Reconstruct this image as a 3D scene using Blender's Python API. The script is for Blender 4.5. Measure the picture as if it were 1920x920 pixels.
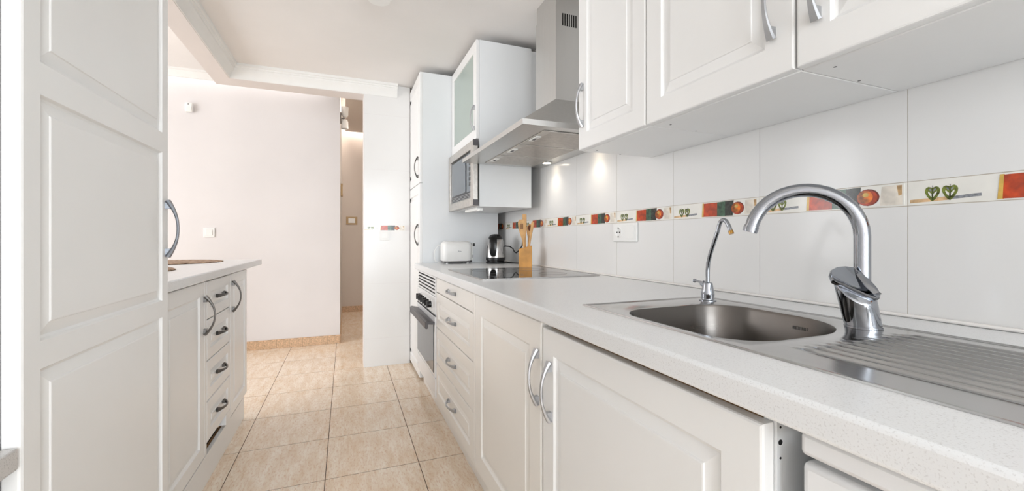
import bpy, bmesh, math, random
from mathutils import Vector, Matrix
random.seed(7)
scene = bpy.context.scene
for o in list(bpy.data.objects): bpy.data.objects.remove(o)
COL = scene.collection
PI = math.pi

# ------------------------------------------------------------------ camera
cam_d = bpy.data.cameras.new('camera'); cam = bpy.data.objects.new('camera', cam_d); COL.objects.link(cam)
cam.location = (0, 0, 1.024)
cam.rotation_euler = (PI/2, 0, -0.3761)
cam_d.sensor_width = 36; cam_d.sensor_fit = 'HORIZONTAL'
cam_d.lens = 791.281/1920*36
cam_d.shift_y = -(460-447.862)/1920
cam_d.clip_start = 0.02
scene.camera = cam

# ------------------------------------------------------------------ world, lights, exposure
w = bpy.data.worlds.new('world'); scene.world = w; w.use_nodes = True
wn = w.node_tree.nodes; wl = w.node_tree.links
sky = wn.new('ShaderNodeTexSky'); sky.sky_type = 'HOSEK_WILKIE'; sky.sun_direction = (0.2, -0.5, 0.8); sky.turbidity = 3
wl.new(sky.outputs['Color'], wn['Background'].inputs['Color']); wn['Background'].inputs['Strength'].default_value = 0.6
scene.view_settings.view_transform = 'Standard'; scene.view_settings.look = 'None'
scene.view_settings.gamma = 1; scene.view_settings.use_curve_mapping = False
scene.view_settings.exposure = 0.2

def area_light(name, loc, rot, sx, sy, power, color):
    d = bpy.data.lights.new(name, 'AREA'); d.shape = 'RECTANGLE'; d.size = sx; d.size_y = sy
    d.energy = power; d.color = color
    o = bpy.data.objects.new(name, d); COL.objects.link(o); o.location = loc; o.rotation_euler = rot
    return o
# daylight entering by the window behind the camera and fill from an unseen, assumed dining window
area_light('window_daylight', (0.13, -3.24, 1.2), (PI/2, 0, 0), 1.9, 2.2, 126, (0.90, 0.952, 1.0))
area_light('dining_fill', (-3.36, 2.6, 1.35), (PI/2, 0, -PI/2), 2.4, 1.9, 84, (0.985, 0.985, 1.0))

area_light('hall_lamp', (0.72, 4.9, 2.48), (0, 0, 0), 0.3, 0.3, 9, (1.0, 0.9, 0.81))

# ------------------------------------------------------------------ materials
MATS = {}
def lin(c):
    return tuple(((x/12.92) if x <= 0.04045 else ((x+0.055)/1.055)**2.4) for x in c) + (1.0,)
def mat(name, rgb, rough=0.5, metal=0.0, noise=0.0, nscale=8.0, bump=0.0, bscale=60.0, coat=0.0, spec=0.5):
    """rgb given in sRGB 0..1; noise: subtle procedural variation of the colour"""
    m = bpy.data.materials.new(name); m.use_nodes = True; nt = m.node_tree; b = nt.nodes['Principled BSDF']
    b.inputs['Base Color'].default_value = lin(rgb); b.inputs['Roughness'].default_value = rough
    b.inputs['Metallic'].default_value = metal; b.inputs['Coat Weight'].default_value = coat
    b.inputs['Specular IOR Level'].default_value = spec
    tc = nt.nodes.new('ShaderNodeTexCoord')
    n = nt.nodes.new('ShaderNodeTexNoise'); n.inputs['Scale'].default_value = nscale; n.inputs['Detail'].default_value = 4
    nt.links.new(tc.outputs['Object'], n.inputs['Vector'])
    r = nt.nodes.new('ShaderNodeValToRGB')
    k = max(noise, 0.01)
    r.color_ramp.elements[0].position = 0.3; r.color_ramp.elements[1].position = 0.7
    r.color_ramp.elements[0].color = lin(tuple(max(0, x*(1-k)) for x in rgb)); r.color_ramp.elements[1].color = lin(tuple(min(1, x*(1+k*0.5)) for x in rgb))
    nt.links.new(n.outputs['Fac'], r.inputs['Fac']); nt.links.new(r.outputs['Color'], b.inputs['Base Color'])
    if bump:
        n2 = nt.nodes.new('ShaderNodeTexNoise'); n2.inputs['Scale'].default_value = bscale; n2.inputs['Detail'].default_value = 3
        nt.links.new(tc.outputs['Object'], n2.inputs['Vector'])
        bp = nt.nodes.new('ShaderNodeBump'); bp.inputs['Strength'].default_value = bump; bp.inputs['Distance'].default_value = 0.002
        nt.links.new(n2.outputs['Fac'], bp.inputs['Height']); nt.links.new(bp.outputs['Normal'], b.inputs['Normal'])
    MATS[name] = m; return m

mat('lacquer', (0.935, 0.935, 0.93), 0.28, noise=0.01, nscale=3)
mat('lacquer_floor_bounce', (0.935, 0.925, 0.905), 0.28, noise=0.01, nscale=3)  # white lacquer with the floor's warm reflection put into its colour
mat('melamine', (0.905, 0.915, 0.92), 0.4, noise=0.01, nscale=3)
mat('plaster', (0.88, 0.866, 0.862), 0.9, noise=0.015, nscale=2, bump=0.15, bscale=90)
mat('beam_paint', (0.885, 0.86, 0.845), 0.9, noise=0.015, nscale=2)
mat('plaster_warm', (0.86, 0.82, 0.785), 0.9, noise=0.015, nscale=2)
mat('ceiling_paint', (0.92, 0.91, 0.90), 0.95, noise=0.015, nscale=2, bump=0.25, bscale=140)
mat('moulding', (0.93, 0.93, 0.92), 0.6, noise=0.01)
mat('wall_tile', (0.91, 0.908, 0.902), 0.15, noise=0.01, nscale=2, bump=0.04, bscale=7, spec=0.32)
mat('wall_grout', (0.74, 0.70, 0.64), 0.9)
mat('sealant', (0.92, 0.905, 0.89), 0.5)
mat('floor_grout', (0.40, 0.31, 0.24), 0.95, noise=0.2, nscale=20)
mat('steel', (0.74, 0.735, 0.73), 0.26, 1.0, noise=0.06, nscale=30)
mat('steel_dark', (0.60, 0.59, 0.58), 0.3, 1.0, noise=0.06, nscale=30)
mat('filter_metal', (0.80, 0.785, 0.765), 0.42, 0.85, noise=0.05, nscale=60)
mat('skirting', (0.83, 0.70, 0.57), 0.35, noise=0.16, nscale=70)
mat('chrome', (0.64, 0.655, 0.68), 0.06, 1.0, noise=0.02)
mat('handle_metal', (0.70, 0.705, 0.715), 0.38, 0.75, noise=0.04, nscale=40)
mat('handle_slate', (0.50, 0.515, 0.54), 0.36, 0.8, noise=0.04, nscale=40)
mat('handle_dark', (0.42, 0.41, 0.40), 0.35, 0.9, noise=0.05, nscale=40)
mat('black_plastic', (0.05, 0.05, 0.055), 0.3)
mat('grey_plastic', (0.33, 0.32, 0.33), 0.4, noise=0.03)
mat('dark_void', (0.03, 0.03, 0.03), 0.9)
mat('white_plastic', (0.94, 0.94, 0.93), 0.35)
mat('appliance_white', (0.93, 0.935, 0.94), 0.25)
mat('black_glass', (0.02, 0.02, 0.022), 0.03, spec=0.6)
mat('oven_glass', (0.30, 0.31, 0.33), 0.06, spec=0.7)
mat('micro_glass', (0.40, 0.43, 0.46), 0.08, spec=0.7)
mat('frosted_glass', (0.66, 0.71, 0.685), 0.35, noise=0.02, nscale=3, spec=0.6)
mat('ring_grey', (0.22, 0.22, 0.23), 0.3)
mat('bamboo', (0.83, 0.60, 0.30), 0.45, noise=0.12, nscale=14)
mat('utensil_wood', (0.82, 0.64, 0.42), 0.55, noise=0.12, nscale=18)
mat('dark_wood', (0.42, 0.22, 0.12), 0.5, noise=0.15)
mat('raw_wood', (0.55, 0.42, 0.28), 0.8, noise=0.2, nscale=30)
mat('brass', (0.72, 0.55, 0.30), 0.25, 1.0)
mat('gold_plate', (0.72, 0.61, 0.44), 0.4, noise=0.05)
mat('rubber', (0.06, 0.06, 0.065), 0.55)
mat('logo_blue', (0.28, 0.32, 0.42), 0.4)
# prints of the decorated tile border
mat('print_base', (0.93, 0.922, 0.895), 0.12, noise=0.02, nscale=30)
mat('print_marble', (0.90, 0.87, 0.82), 0.15, noise=0.10, nscale=40)
mat('print_peach', (0.86, 0.72, 0.55), 0.15, noise=0.15, nscale=80)
mat('print_orange', (0.74, 0.25, 0.07), 0.15, noise=0.25, nscale=50)
mat('print_yellow', (0.85, 0.70, 0.34), 0.15, noise=0.1, nscale=50)
mat('print_green', (0.22, 0.36, 0.27), 0.15, noise=0.4, nscale=70)
mat('print_dark', (0.16, 0.19, 0.16), 0.15, noise=0.4, nscale=70)
mat('print_pumpkin', (0.80, 0.42, 0.09), 0.15, noise=0.45, nscale=60)
mat('print_brown', (0.45, 0.13, 0.05), 0.15, noise=0.3, nscale=60)
mat('print_leaf', (0.42, 0.46, 0.20), 0.15, noise=0.5, nscale=120)
mat('print_grey', (0.55, 0.56, 0.58), 0.15, noise=0.3, nscale=120)
mat('print_tan', (0.77, 0.63, 0.45), 0.15, noise=0.2, nscale=60)

def mat_emit(name, rgb, strength):
    m = bpy.data.materials.new(name); m.use_nodes = True; b = m.node_tree.nodes['Principled BSDF']
    b.inputs['Base Color'].default_value = lin(rgb); b.inputs['Emission Color'].default_value = lin(rgb); b.inputs['Emission Strength'].default_value = strength
    MATS[name] = m
mat_emit('lamp_warm', (1.0, 0.93, 0.82), 12)
mat_emit('led_warm', (1.0, 0.92, 0.85), 6)

def floor_tile_mat():
    m = bpy.data.materials.new('floor_tile'); m.use_nodes = True; nt = m.node_tree; b = nt.nodes['Principled BSDF']
    b.inputs['Roughness'].default_value = 0.22; b.inputs['Specular IOR Level'].default_value = 0.45
    tc = nt.nodes.new('ShaderNodeTexCoord'); oi = nt.nodes.new('ShaderNodeObjectInfo')
    mul = nt.nodes.new('ShaderNodeVectorMath'); mul.operation = 'SCALE'; mul.inputs[0].default_value = (37, 53, 0); nt.links.new(oi.outputs['Random'], mul.inputs['Scale'])
    add = nt.nodes.new('ShaderNodeVectorMath'); nt.links.new(tc.outputs['Object'], add.inputs[0]); nt.links.new(mul.outputs[0], add.inputs[1])
    def noise(sx, sy, scale, detail, rough):
        mp = nt.nodes.new('ShaderNodeMapping'); mp.inputs['Scale'].default_value = (sx, sy, 1)
        nt.links.new(add.outputs[0], mp.inputs['Vector'])
        n = nt.nodes.new('ShaderNodeTexNoise'); n.inputs['Scale'].default_value = scale; n.inputs['Detail'].default_value = detail; n.inputs['Roughness'].default_value = rough
        nt.links.new(mp.outputs[0], n.inputs['Vector']); return n
    n1 = noise(3.2, 0.7, 7, 6, 0.7); n2 = noise(2.0, 0.55, 62, 6, 0.78)
    r1 = nt.nodes.new('ShaderNodeValToRGB')
    e = r1.color_ramp.elements; e[0].position = 0.33; e[0].color = lin((0.885, 0.785, 0.67)); e[1].position = 0.62; e[1].color = lin((0.945, 0.895, 0.825))
    nt.links.new(n1.outputs['Fac'], r1.inputs['Fac'])
    r2 = nt.nodes.new('ShaderNodeValToRGB'); e = r2.color_ramp.elements
    e[0].position = 0.50; e[0].color = (0, 0, 0, 1); e[1].position = 0.68; e[1].color = (0.75, 0.75, 0.75, 1)
    nt.links.new(n2.outputs['Fac'], r2.inputs['Fac'])
    mx = nt.nodes.new('ShaderNodeMix'); mx.data_type = 'RGBA'; mx.inputs['B'].default_value = lin((0.80, 0.60, 0.45))
    nt.links.new(r2.outputs['Color'], mx.inputs['Factor']); nt.links.new(r1.outputs['Color'], mx.inputs['A'])
    nt.links.new(mx.outputs['Result'], b.inputs['Base Color'])
    MATS['floor_tile'] = m
floor_tile_mat()

def speckle_mat(name, base, dark, rough):
    m = bpy.data.materials.new(name); m.use_nodes = True; nt = m.node_tree; b = nt.nodes['Principled BSDF']
    b.inputs['Roughness'].default_value = rough
    tc = nt.nodes.new('ShaderNodeTexCoord')
    v = nt.nodes.new('ShaderNodeTexNoise'); v.inputs['Scale'].default_value = 430; v.inputs['Detail'].default_value = 2
    nt.links.new(tc.outputs['Object'], v.inputs['Vector'])
    r = nt.nodes.new('ShaderNodeValToRGB'); e = r.color_ramp.elements
    e[0].position = 0.30; e[0].color = lin(dark); e[1].position = 0.44; e[1].color = lin(base)
    nt.links.new(v.outputs['Fac'], r.inputs['Fac']); nt.links.new(r.outputs['Color'], b.inputs['Base Color'])
    MATS[name] = m
speckle_mat('quartz', (0.90, 0.905, 0.908), (0.83, 0.83, 0.83), 0.25)
speckle_mat('quartz_grey', (0.80, 0.79, 0.78), (0.62, 0.61, 0.60), 0.3)

def woven_mat():
    m = bpy.data.materials.new('woven'); m.use_nodes = True; nt = m.node_tree; b = nt.nodes['Principled BSDF']; b.inputs['Roughness'].default_value = 0.8
    tc = nt.nodes.new('ShaderNodeTexCoord'); n = nt.nodes.new('ShaderNodeTexVoronoi'); n.inputs['Scale'].default_value = 45
    nt.links.new(tc.outputs['Object'], n.inputs['Vector'])
    r = nt.nodes.new('ShaderNodeValToRGB'); e = r.color_ramp.elements
    e[0].position = 0.1; e[0].color = lin((0.36, 0.25, 0.18)); e[1].position = 0.75; e[1].color = lin((0.74, 0.63, 0.53))
    nt.links.new(n.outputs['Distance'], r.inputs['Fac']); nt.links.new(r.outputs['Color'], b.inputs['Base Color'])
    bp = nt.nodes.new('ShaderNodeBump'); bp.inputs['Strength'].default_value = 0.6; bp.inputs['Distance'].default_value = 0.004
    nt.links.new(n.outputs['Distance'], bp.inputs['Height']); nt.links.new(bp.outputs['Normal'], b.inputs['Normal'])
    MATS['woven'] = m
woven_mat()

def brushed(name, rgb, rough, scale, bmp=0.04):
    m = bpy.data.materials.new(name); m.use_nodes = True; nt = m.node_tree; b = nt.nodes['Principled BSDF']
    b.inputs['Metallic'].default_value = 1; b.inputs['Base Color'].default_value = lin(rgb)
    tc = nt.nodes.new('ShaderNodeTexCoord'); mp = nt.nodes.new('ShaderNodeMapping'); mp.inputs['Scale'].default_value = scale
    n = nt.nodes.new('ShaderNodeTexNoise'); n.inputs['Scale'].default_value = 12; n.inputs['Detail'].default_value = 5
    nt.links.new(tc.outputs['Object'], mp.inputs['Vector']); nt.links.new(mp.outputs[0], n.inputs['Vector'])
    r = nt.nodes.new('ShaderNodeMapRange'); r.inputs['To Min'].default_value = rough*0.7; r.inputs['To Max'].default_value = rough*1.4
    nt.links.new(n.outputs['Fac'], r.inputs['Value']); nt.links.new(r.outputs['Result'], b.inputs['Roughness'])
    bp = nt.nodes.new('ShaderNodeBump'); bp.inputs['Strength'].default_value = bmp; bp.inputs['Distance'].default_value = 0.001
    nt.links.new(n.outputs['Fac'], bp.inputs['Height']); nt.links.new(bp.outputs['Normal'], b.inputs['Normal'])
    MATS[name] = m
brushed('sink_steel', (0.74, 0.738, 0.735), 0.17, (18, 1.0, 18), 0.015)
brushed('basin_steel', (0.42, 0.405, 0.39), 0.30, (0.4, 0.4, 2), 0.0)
brushed('hood_steel', (0.81, 0.808, 0.80), 0.36, (6, 6, 0.3), 0.0)

# ------------------------------------------------------------------ mesh builder
class MB:
    def __init__(s): s.v = []; s.f = []; s.mi = []; s.m = 0
    def add(s, vs, fs):
        n = len(s.v); s.v += [tuple(p) for p in vs]
        for f in fs: s.f.append([n+i for i in f]); s.mi.append(s.m)
        return s
    def box(s, x0, x1, y0, y1, z0, z1):
        x0, x1 = min(x0, x1), max(x0, x1); y0, y1 = min(y0, y1), max(y0, y1); z0, z1 = min(z0, z1), max(z0, z1)
        return s.add([(x0,y0,z0),(x1,y0,z0),(x1,y1,z0),(x0,y1,z0),(x0,y0,z1),(x1,y0,z1),(x1,y1,z1),(x0,y1,z1)],
                     [(0,3,2,1),(4,5,6,7),(0,1,5,4),(1,2,6,5),(2,3,7,6),(3,0,4,7)])
    def loft(s, rings, cap0=True, cap1=True, closed=True):
        n = len(rings[0]); vs = [p for r in rings for p in r]; fs = []
        for i in range(len(rings)-1):
            for j in range(n if closed else n-1):
                k = (j+1) % n
                fs.append((i*n+j, i*n+k, (i+1)*n+k, (i+1)*n+j))
        if cap0: fs.append(tuple(range(n-1, -1, -1)))
        if cap1: fs.append(tuple((len(rings)-1)*n+j for j in range(n)))
        return s.add(vs, fs)
    def tube(s, pts, r, n=12, cap=True):
        pts = [Vector(p) for p in pts]; rs = r if isinstance(r, (list, tuple)) else [r]*len(pts)
        rings = []; up = None
        for i, p in enumerate(pts):
            t = (pts[min(i+1, len(pts)-1)] - pts[max(i-1, 0)]).normalized()
            if up is None:
                up = Vector((0,0,1)) if abs(t.z) < 0.9 else Vector((1,0,0))
            a = (up - t*up.dot(t)).normalized(); b = t.cross(a); up = a
            rings.append([p + (a*math.cos(2*PI*k/n) + b*math.sin(2*PI*k/n))*rs[i] for k in range(n)])
        return s.loft(rings, cap, cap)
    def lathe(s, prof, cx, cy, n=28, axis=None):
        """prof: list of (r, z); about vertical axis at cx,cy"""
        rings = [[(cx + r*math.cos(2*PI*k/n), cy + r*math.sin(2*PI*k/n), z) for k in range(n)] for r, z in prof]
        return s.loft(rings)
    def prism(s, poly, fn, d0, d1):
        """poly: 2-D outline; fn(a,b,d)->xyz"""
        return s.loft([[fn(a, b, d0) for a, b in poly], [fn(a, b, d1) for a, b in poly]])
    def mesh(s, name, mats, origin, smooth=None):
        me = bpy.data.meshes.new(name)
        ox, oy, oz = origin
        me.from_pydata([(x-ox, y-oy, z-oz) for x, y, z in s.v], [], s.f)
        for mm in (mats if isinstance(mats, (list, tuple)) else [mats]): me.materials.append(MATS[mm])
        for p, i in zip(me.polygons, s.mi): p.material_index = i
        bm = bmesh.new(); bm.from_mesh(me); bmesh.ops.recalc_face_normals(bm, faces=bm.faces); bm.to_mesh(me); bm.free()
        if smooth:
            for p in me.polygons: p.use_smooth = True
            me.set_sharp_from_angle(angle=math.radians(smooth))
        return me
    def base(s):
        xs = [p[0] for p in s.v]; ys = [p[1] for p in s.v]; zs = [p[2] for p in s.v]
        return ((min(xs)+max(xs))/2, (min(ys)+max(ys))/2, min(zs))
    def build(s, name, mats, parent=None, smooth=None, bevel=0, seg=2):
        if parent is None: org = s.base()
        else: org = wpos(parent)
        o = bpy.data.objects.new(name, s.mesh(name, mats, org, smooth)); COL.objects.link(o)
        if parent is None: o.location = org
        else: o.parent = parent; 
        if bevel:
            md = o.modifiers.new('bevel', 'BEVEL'); md.width = bevel; md.segments = seg; md.limit_method = 'ANGLE'; md.angle_limit = math.radians(40); md.harden_normals = False
            for p in o.data.polygons: p.use_smooth = True
            o.data.set_sharp_from_angle(angle=math.radians(50)) if not smooth else None
        return o
def wpos(o):
    p = Vector(o.location)
    while o.parent: o = o.parent; p += Vector(o.location)
    return tuple(p)
def tag(o, label, cat, group=None):
    o['label'] = label; o['category'] = cat
    if group: o['group'] = group
    return o
def struct(o, label=None):
    o['kind'] = 'structure'
    if label: o['label'] = label
    return o
def thing(name, loc, label, cat, group=None):
    o = bpy.data.objects.new(name, None); COL.objects.link(o); o.location = loc; o.empty_display_size = 0.05
    return tag(o, label, cat, group)
def sbox(name, m, a, label=None, bevel=0, parent=None):
    o = MB().box(*a).build(name, m, parent, bevel=bevel)
    if parent is None: struct(o, label)
    return o

# ------------------------------------------------------------------ dimensions
W = 1.1664           # right wall plane
CZ = 2.275           # kitchen ceiling
CT = 0.85            # worktop height
BEAM = 2.175
YC = 3.56            # pillar front plane
YB = 4.5             # dining room back wall
HX = -0.05           # hall left wall plane
YH = 6.36            # hall back wall

# ------------------------------------------------------------------ structure: floor and floor tiles
fl = sbox('floor', 'floor_grout', (-3.4, W+0.1, -3.3, 6.5, -0.1, -0.0012), 'beige travertine-look tile floor with dark grout joints')
TX, TY = 0.3942, 0.4023
me = MB().box(-TX/2+.0017, TX/2-.0017, -TY/2+.0024, TY/2-.0024, -0.008, 0.0).mesh('tile', 'floor_tile', (0,0,0))
fo = wpos(fl)
for i in range(-7, 5):
    for j in range(-10, 15):
        cx = -0.4743 + (i+0.5)*TX; cy = 2.768 - (j-0.5)*TY
        if cx > W + .1 or cx < -3.25 or cy > 6.5 or cy < -3.1 or (cy < 1.2 and cx < -1.3): continue
        if cy > 5 and (cx < -0.5 or cx > 1.2): continue
        o = bpy.data.objects.new('tile', me); COL.objects.link(o); o.parent = fl
        o.location = (cx-fo[0], cy-fo[1], 0-fo[2])

# ------------------------------------------------------------------ structure: walls
wr = sbox('wall_right', 'wall_grout', (W+0.0007, W+0.13, -3.3, 6.5, 0, 2.75), 'right kitchen wall of glossy white tiles with a decorated border')
sbox('wall_rear_sill', 'plaster', (-3.4, W, -3.3, -3.2, 0, 0.1))
sbox('wall_rear_head', 'plaster', (-3.4, W, -3.3, -3.2, 2.3, 2.75))
sbox('wall_rear_left', 'plaster', (-3.4, -0.84, -3.3, -3.2, 0.1, 2.3))
sbox('wall_rear_right', 'plaster', (1.10, W, -3.3, -3.2, 0.1, 2.3))
wf = MB()
for x in (-0.84, 0.11, 1.06): wf.box(x, x+0.04, -3.23, -3.19, 0.1, 2.3)
for z in (0.1, 2.26): wf.box(-0.84, 1.10, -3.23, -3.19, z, z+0.04)
struct(wf.build('window_1', 'white_plastic'))
sbox('wall_left_sill', 'plaster', (-3.4, -3.3, -3.3, 6.5, 0, 0.35))
sbox('wall_left_head', 'plaster', (-3.4, -3.3, -3.3, 6.5, 2.35, 2.75))
sbox('wall_left_near', 'plaster', (-3.4, -3.3, -3.3, 1.35, 0.35, 2.35))
sbox('wall_left_far', 'plaster', (-3.4, -3.3, 3.85, 6.5, 0.35, 2.35))
sbox('wall_partition', 'plaster', (-1.25, -1.13, -3.2, 1.57, 0, 2.7))
sbox('wall_back', 'plaster', (-3.3, HX, YB, YB+0.1, 0, 2.75), 'pale plaster back wall of the dining area washed by a hidden light')
sbox('wall_hall_left', 'plaster', (HX-0.1, HX, YB+0.1, 6.4, 0, 2.75))
sbox('wall_hall_back', 'plaster_warm', (HX-0.1, W, YH, YH+0.1, 0, 2.75))
pil = sbox('wall_pillar', 'plaster', (0.136, 0.497, YC+0.0007, YC+0.16, 0, CZ), 'white tiled pillar between the hallway and the tall cabinet')

# wall tiles ----------------------------------------------------------
TW = 0.3615; TH = 0.4405; B0, B1 = 1.0975, 1.151
YJ = 0.5512          # one vertical joint on the right wall
g = 0.0008
def wtile_mesh(name, wdt, h, m='wall_tile'):
    return MB().box(0, 0.0035, -wdt/2+g, wdt/2-g, g, h-g).mesh(name, m, (0,0,0))
def decor_mesh(axis):
    """one border tile: local a runs from its left end to its right as seen from the room; printed motif of flat patches"""
    def fn(a, b, d):
        if axis == 'x': return (-d, -(a-0.5)*TW, b)            # on the right wall, facing -x
        return ((a-0.5)*TW, -d, b)                              # on the pillar, facing -y
    h = B1-B0; mb = MB(); ga = g/TW
    names = ['print_base','print_marble','print_peach','print_orange','print_yellow','print_green','print_dark','print_pumpkin','print_brown','print_leaf','print_grey','print_tan']
    mb.m = 0; mb.prism([(ga,g),(1-ga,g),(1-ga,h-g),(ga,h-g)], fn, 0, 0.0035)
    lv = [0.0036]
    def patch(nm, poly):
        mb.m = names.index(nm); d = lv[0]; lv[0] += 0.00004
        mb.prism([(a, b*h) for a, b in poly], fn, 0.0034, d)
    def blob(nm, ca, cb, ra, rb, n=16):
        patch(nm, [(ca+ra*math.cos(2*PI*k/n), cb+rb*math.sin(2*PI*k/n)) for k in range(n)])
    patch('print_peach', [(0.012,0.10),(0.19,0.15),(0.19,0.29),(0.012,0.24)])
    patch('print_grey', [(0.205,0.17),(0.325,0.22),(0.325,0.34),(0.215,0.29)])
    for ca in (0.118, 0.196):
        outl = [(0, .13), (.012, .20), (.024, .32), (.033, .46), (.035, .58), (.029, .68), (.018, .72), (.006, .69), (0, .66)]
        patch('print_leaf', [(ca+a, b) for a, b in outl] + [(ca-a, b) for a, b in outl[-2:0:-1]])
        for sg in (1, -1):
            patch('print_base', [(ca+sg*a, b) for a, b in ((.004,.30), (.013,.37), (.020,.48), (.019,.54), (.010,.47), (.004,.42))])
            patch('print_grey', [(ca+sg*a, b) for a, b in ((.005,.52), (.014,.58), (.017,.63), (.010,.64), (.005,.60))])
        patch('print_dark', [(ca-.0015,0.18),(ca+.0015,0.18),(ca+.002,0.76),(ca,0.76)])
    patch('print_yellow', [(0.385,0.06),(0.41,0.06),(0.412,0.94),(0.395,0.94)])
    patch('print_orange', [(0.405,0.07),(0.565,0.05),(0.565,0.93),(0.41,0.92)])
    patch('print_green', [(0.565,0.06),(0.665,0.05),(0.66,0.96),(0.567,0.93)])
    patch('print_dark', [(0.655,0.06),(0.735,0.05),(0.745,1-g/h-.02),(0.655,0.95)])
    patch('print_base', [(0.745,0.06),(0.985,0.06),(0.985,0.95),(0.75,0.95)])
    patch('print_marble', [(0.855,0.08),(0.975,0.08),(0.975,0.93),(0.865,0.90)])
    patch('print_tan', [(0.955,0.45),(0.972,0.50),(0.972,0.90),(0.945,0.90)])
    blob('print_brown', 0.788, 0.48, 0.066, 0.38)
    blob('print_orange', 0.783, 0.47, 0.060, 0.35)
    blob('print_pumpkin', 0.772, 0.50, 0.045, 0.29)
    blob('print_yellow', 0.775, 0.60, 0.018, 0.10)
    return mb.mesh('decor_tile', names, (0,0,0))
rows = [(0.0, 0.2165), (0.2165, 0.657), (0.657, B0), (B1, B1+TH), (B1+TH, B1+2*TH), (B1+2*TH, CZ)]
wo = wpos(wr)
full = {i: wtile_mesh('tile', TW, z1-z0) for i, (z0, z1) in enumerate(rows)}
dm = decor_mesh('x')
for k in range(-10, 9):
    yc = YJ + (k+0.5)*TW
    if yc < -3.1 or yc > 3.75: continue
    for i, (z0, z1) in enumerate(rows):
        o = bpy.data.objects.new('tile', full[i]); COL.objects.link(o); o.parent = wr; o.location = (W-wo[0], yc-wo[1], z0-wo[2])
    o = bpy.data.objects.new('decor_tile', dm); COL.objects.link(o); o.parent = wr; o.location = (W+0.0035-wo[0], yc-wo[1], B0-wo[2])
# pillar tiles (front face)
po = wpos(pil)
prow = [(0, 0.2243), (0.2243, 0.6649), (0.6649, 1.0925), (1.1357, 1.5828), (1.5828, 2.0256), (2.0256, CZ)]
for z0, z1 in prow:
    MB().box(0.138, 0.496, YC, YC+0.0036, z0+g, z1-g).build('tile', 'wall_tile', pil)
# only a part of a border tile fits the pillar width: scale the motif to it
dp = bpy.data.objects.new('decor_tile', decor_mesh('y')); COL.objects.link(dp); dp.parent = pil
dp.location = (0.299-po[0], YC+0.0035-po[1], 1.0925-po[2]); dp.scale = (0.322/TW, 1, (1.1357-1.0925)/(B1-B0))

# baseboards -----------------------------------------------------------
bb = sbox('baseboard_back', 'floor_grout', (-3.3, HX, YB-0.008, YB, 0, 0.078))
x = HX
bo = wpos(bb); k = 0
bt = MB().box(-0.11, -0.0012, -0.012, 0, 0.001, 0.082).mesh('tile', 'skirting', (0,0,0))
while x > -1.7:
    o = bpy.data.objects.new('tile', bt); COL.objects.link(o); o.parent = bb; o.location = (x-bo[0], YB-bo[1], 0-bo[2]); x -= 0.11
sbox('baseboard_hall', 'skirting', (HX, W, YH-0.012, YH, 0, 0.082))
sbox('baseboard_hall_left', 'skirting', (HX, HX+0.01, YB+0.02, YH-0.012, 0, 0.082))

# ceilings, beams, mouldings, coves ---------------------------------------
sbox('ceiling', 'ceiling_paint', (-0.89, W, -3.2, YC+0.16, CZ, 2.75), 'flat off-white kitchen ceiling')
sbox('ceiling_left_near', 'ceiling_paint', (-3.3, -0.89, -3.2, 1.6, 2.5, 2.75))
sbox('ceiling_beam_left', 'beam_paint', (-0.89, -0.775, 1.57, YC+0.16, BEAM, CZ), 'dropped beam over the peninsula')
sbox('ceiling_beam_back', 'beam_paint', (-0.775, 0.136, YC, YC+0.16, BEAM, CZ), 'dropped beam over the opening to the dining area')
sbox('ceiling_dining', 'ceiling_paint', (-3.3, -0.89, 1.6, 4.33, 2.47, 2.53))
sbox('ceiling_dining_right', 'ceiling_paint', (-0.89, -0.02, 3.72, 4.33, 2.47, 2.53))
sbox('ceiling_dining_upper', 'plaster', (-3.3, -0.02, 4.0, 4.6, 2.66, 2.75))
sbox('ceiling_hall', 'plaster_warm', (0.0, W, 3.72, 6.22, 2.5, 2.56), 'dropped hallway ceiling')
sbox('ceiling_hall_upper', 'plaster', (-0.15, W, 3.72, 6.5, 2.68, 2.75))

def crown(pts_inner, name, prof):
    """prof: list of (out, z); path given as function of out offset"""
    rings = []
    for P in pts_inner: rings.append([P(o, z) for o, z in prof])
    return MB().loft(rings).build(name, 'moulding', smooth=25)
z0, z1 = BEAM, CZ
prof = [(0, z0+0.002), (0.006, z0+0.002), (0.008, z0+0.012), (0.014, z0+0.026), (0.026, z0+0.045), (0.036, z0+0.058), (0.038, z0+0.068), (0.046, z0+0.070),
        (0.048, z0+0.080), (0.058, z0+0.083), (0.060, z1), (0, z1)]
struct(crown([lambda o, z: (-0.775+o, -3.2, z), lambda o, z: (-0.775+o, YC-o, z)], 'trim_1', prof), 'white crown moulding along the left of the kitchen ceiling')
struct(crown([lambda o, z: (-0.775+o, YC-o, z), lambda o, z: (0.394, YC-o, z)], 'trim_2', prof), 'white crown moulding along the back of the kitchen ceiling')
prof2 = [(0, 2.403), (0.012, 2.403), (0.02, 2.425), (0.038, 2.452), (0.05, 2.456), (0.055, 2.475), (0, 2.475)]
struct(crown([lambda o, z: (-3.3, 4.385-o, z), lambda o, z: (-0.02, 4.385-o, z)], 'trim_3', prof2))
sbox('trim_4', 'moulding', (-3.3, -0.02, 4.375, 4.388, 2.405, 2.53))
area_light('cove_light_dining', (-1.7, 4.41, 2.56), (math.radians(35), 0, 0), 3.1, 0.04, 2.6, (1.0, 0.95, 0.93))
area_light('cove_light_hall_end', (0.55, 6.28, 2.62), (math.radians(25), 0, 0), 1.1, 0.04, 3.5, (1.0, 0.9, 0.82))
area_light('cove_light_hall_side', (-0.02, 5.4, 2.62), (0, math.radians(-10), 0), 0.03, 1.6, 4.0, (1.0, 0.9, 0.8))

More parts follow.
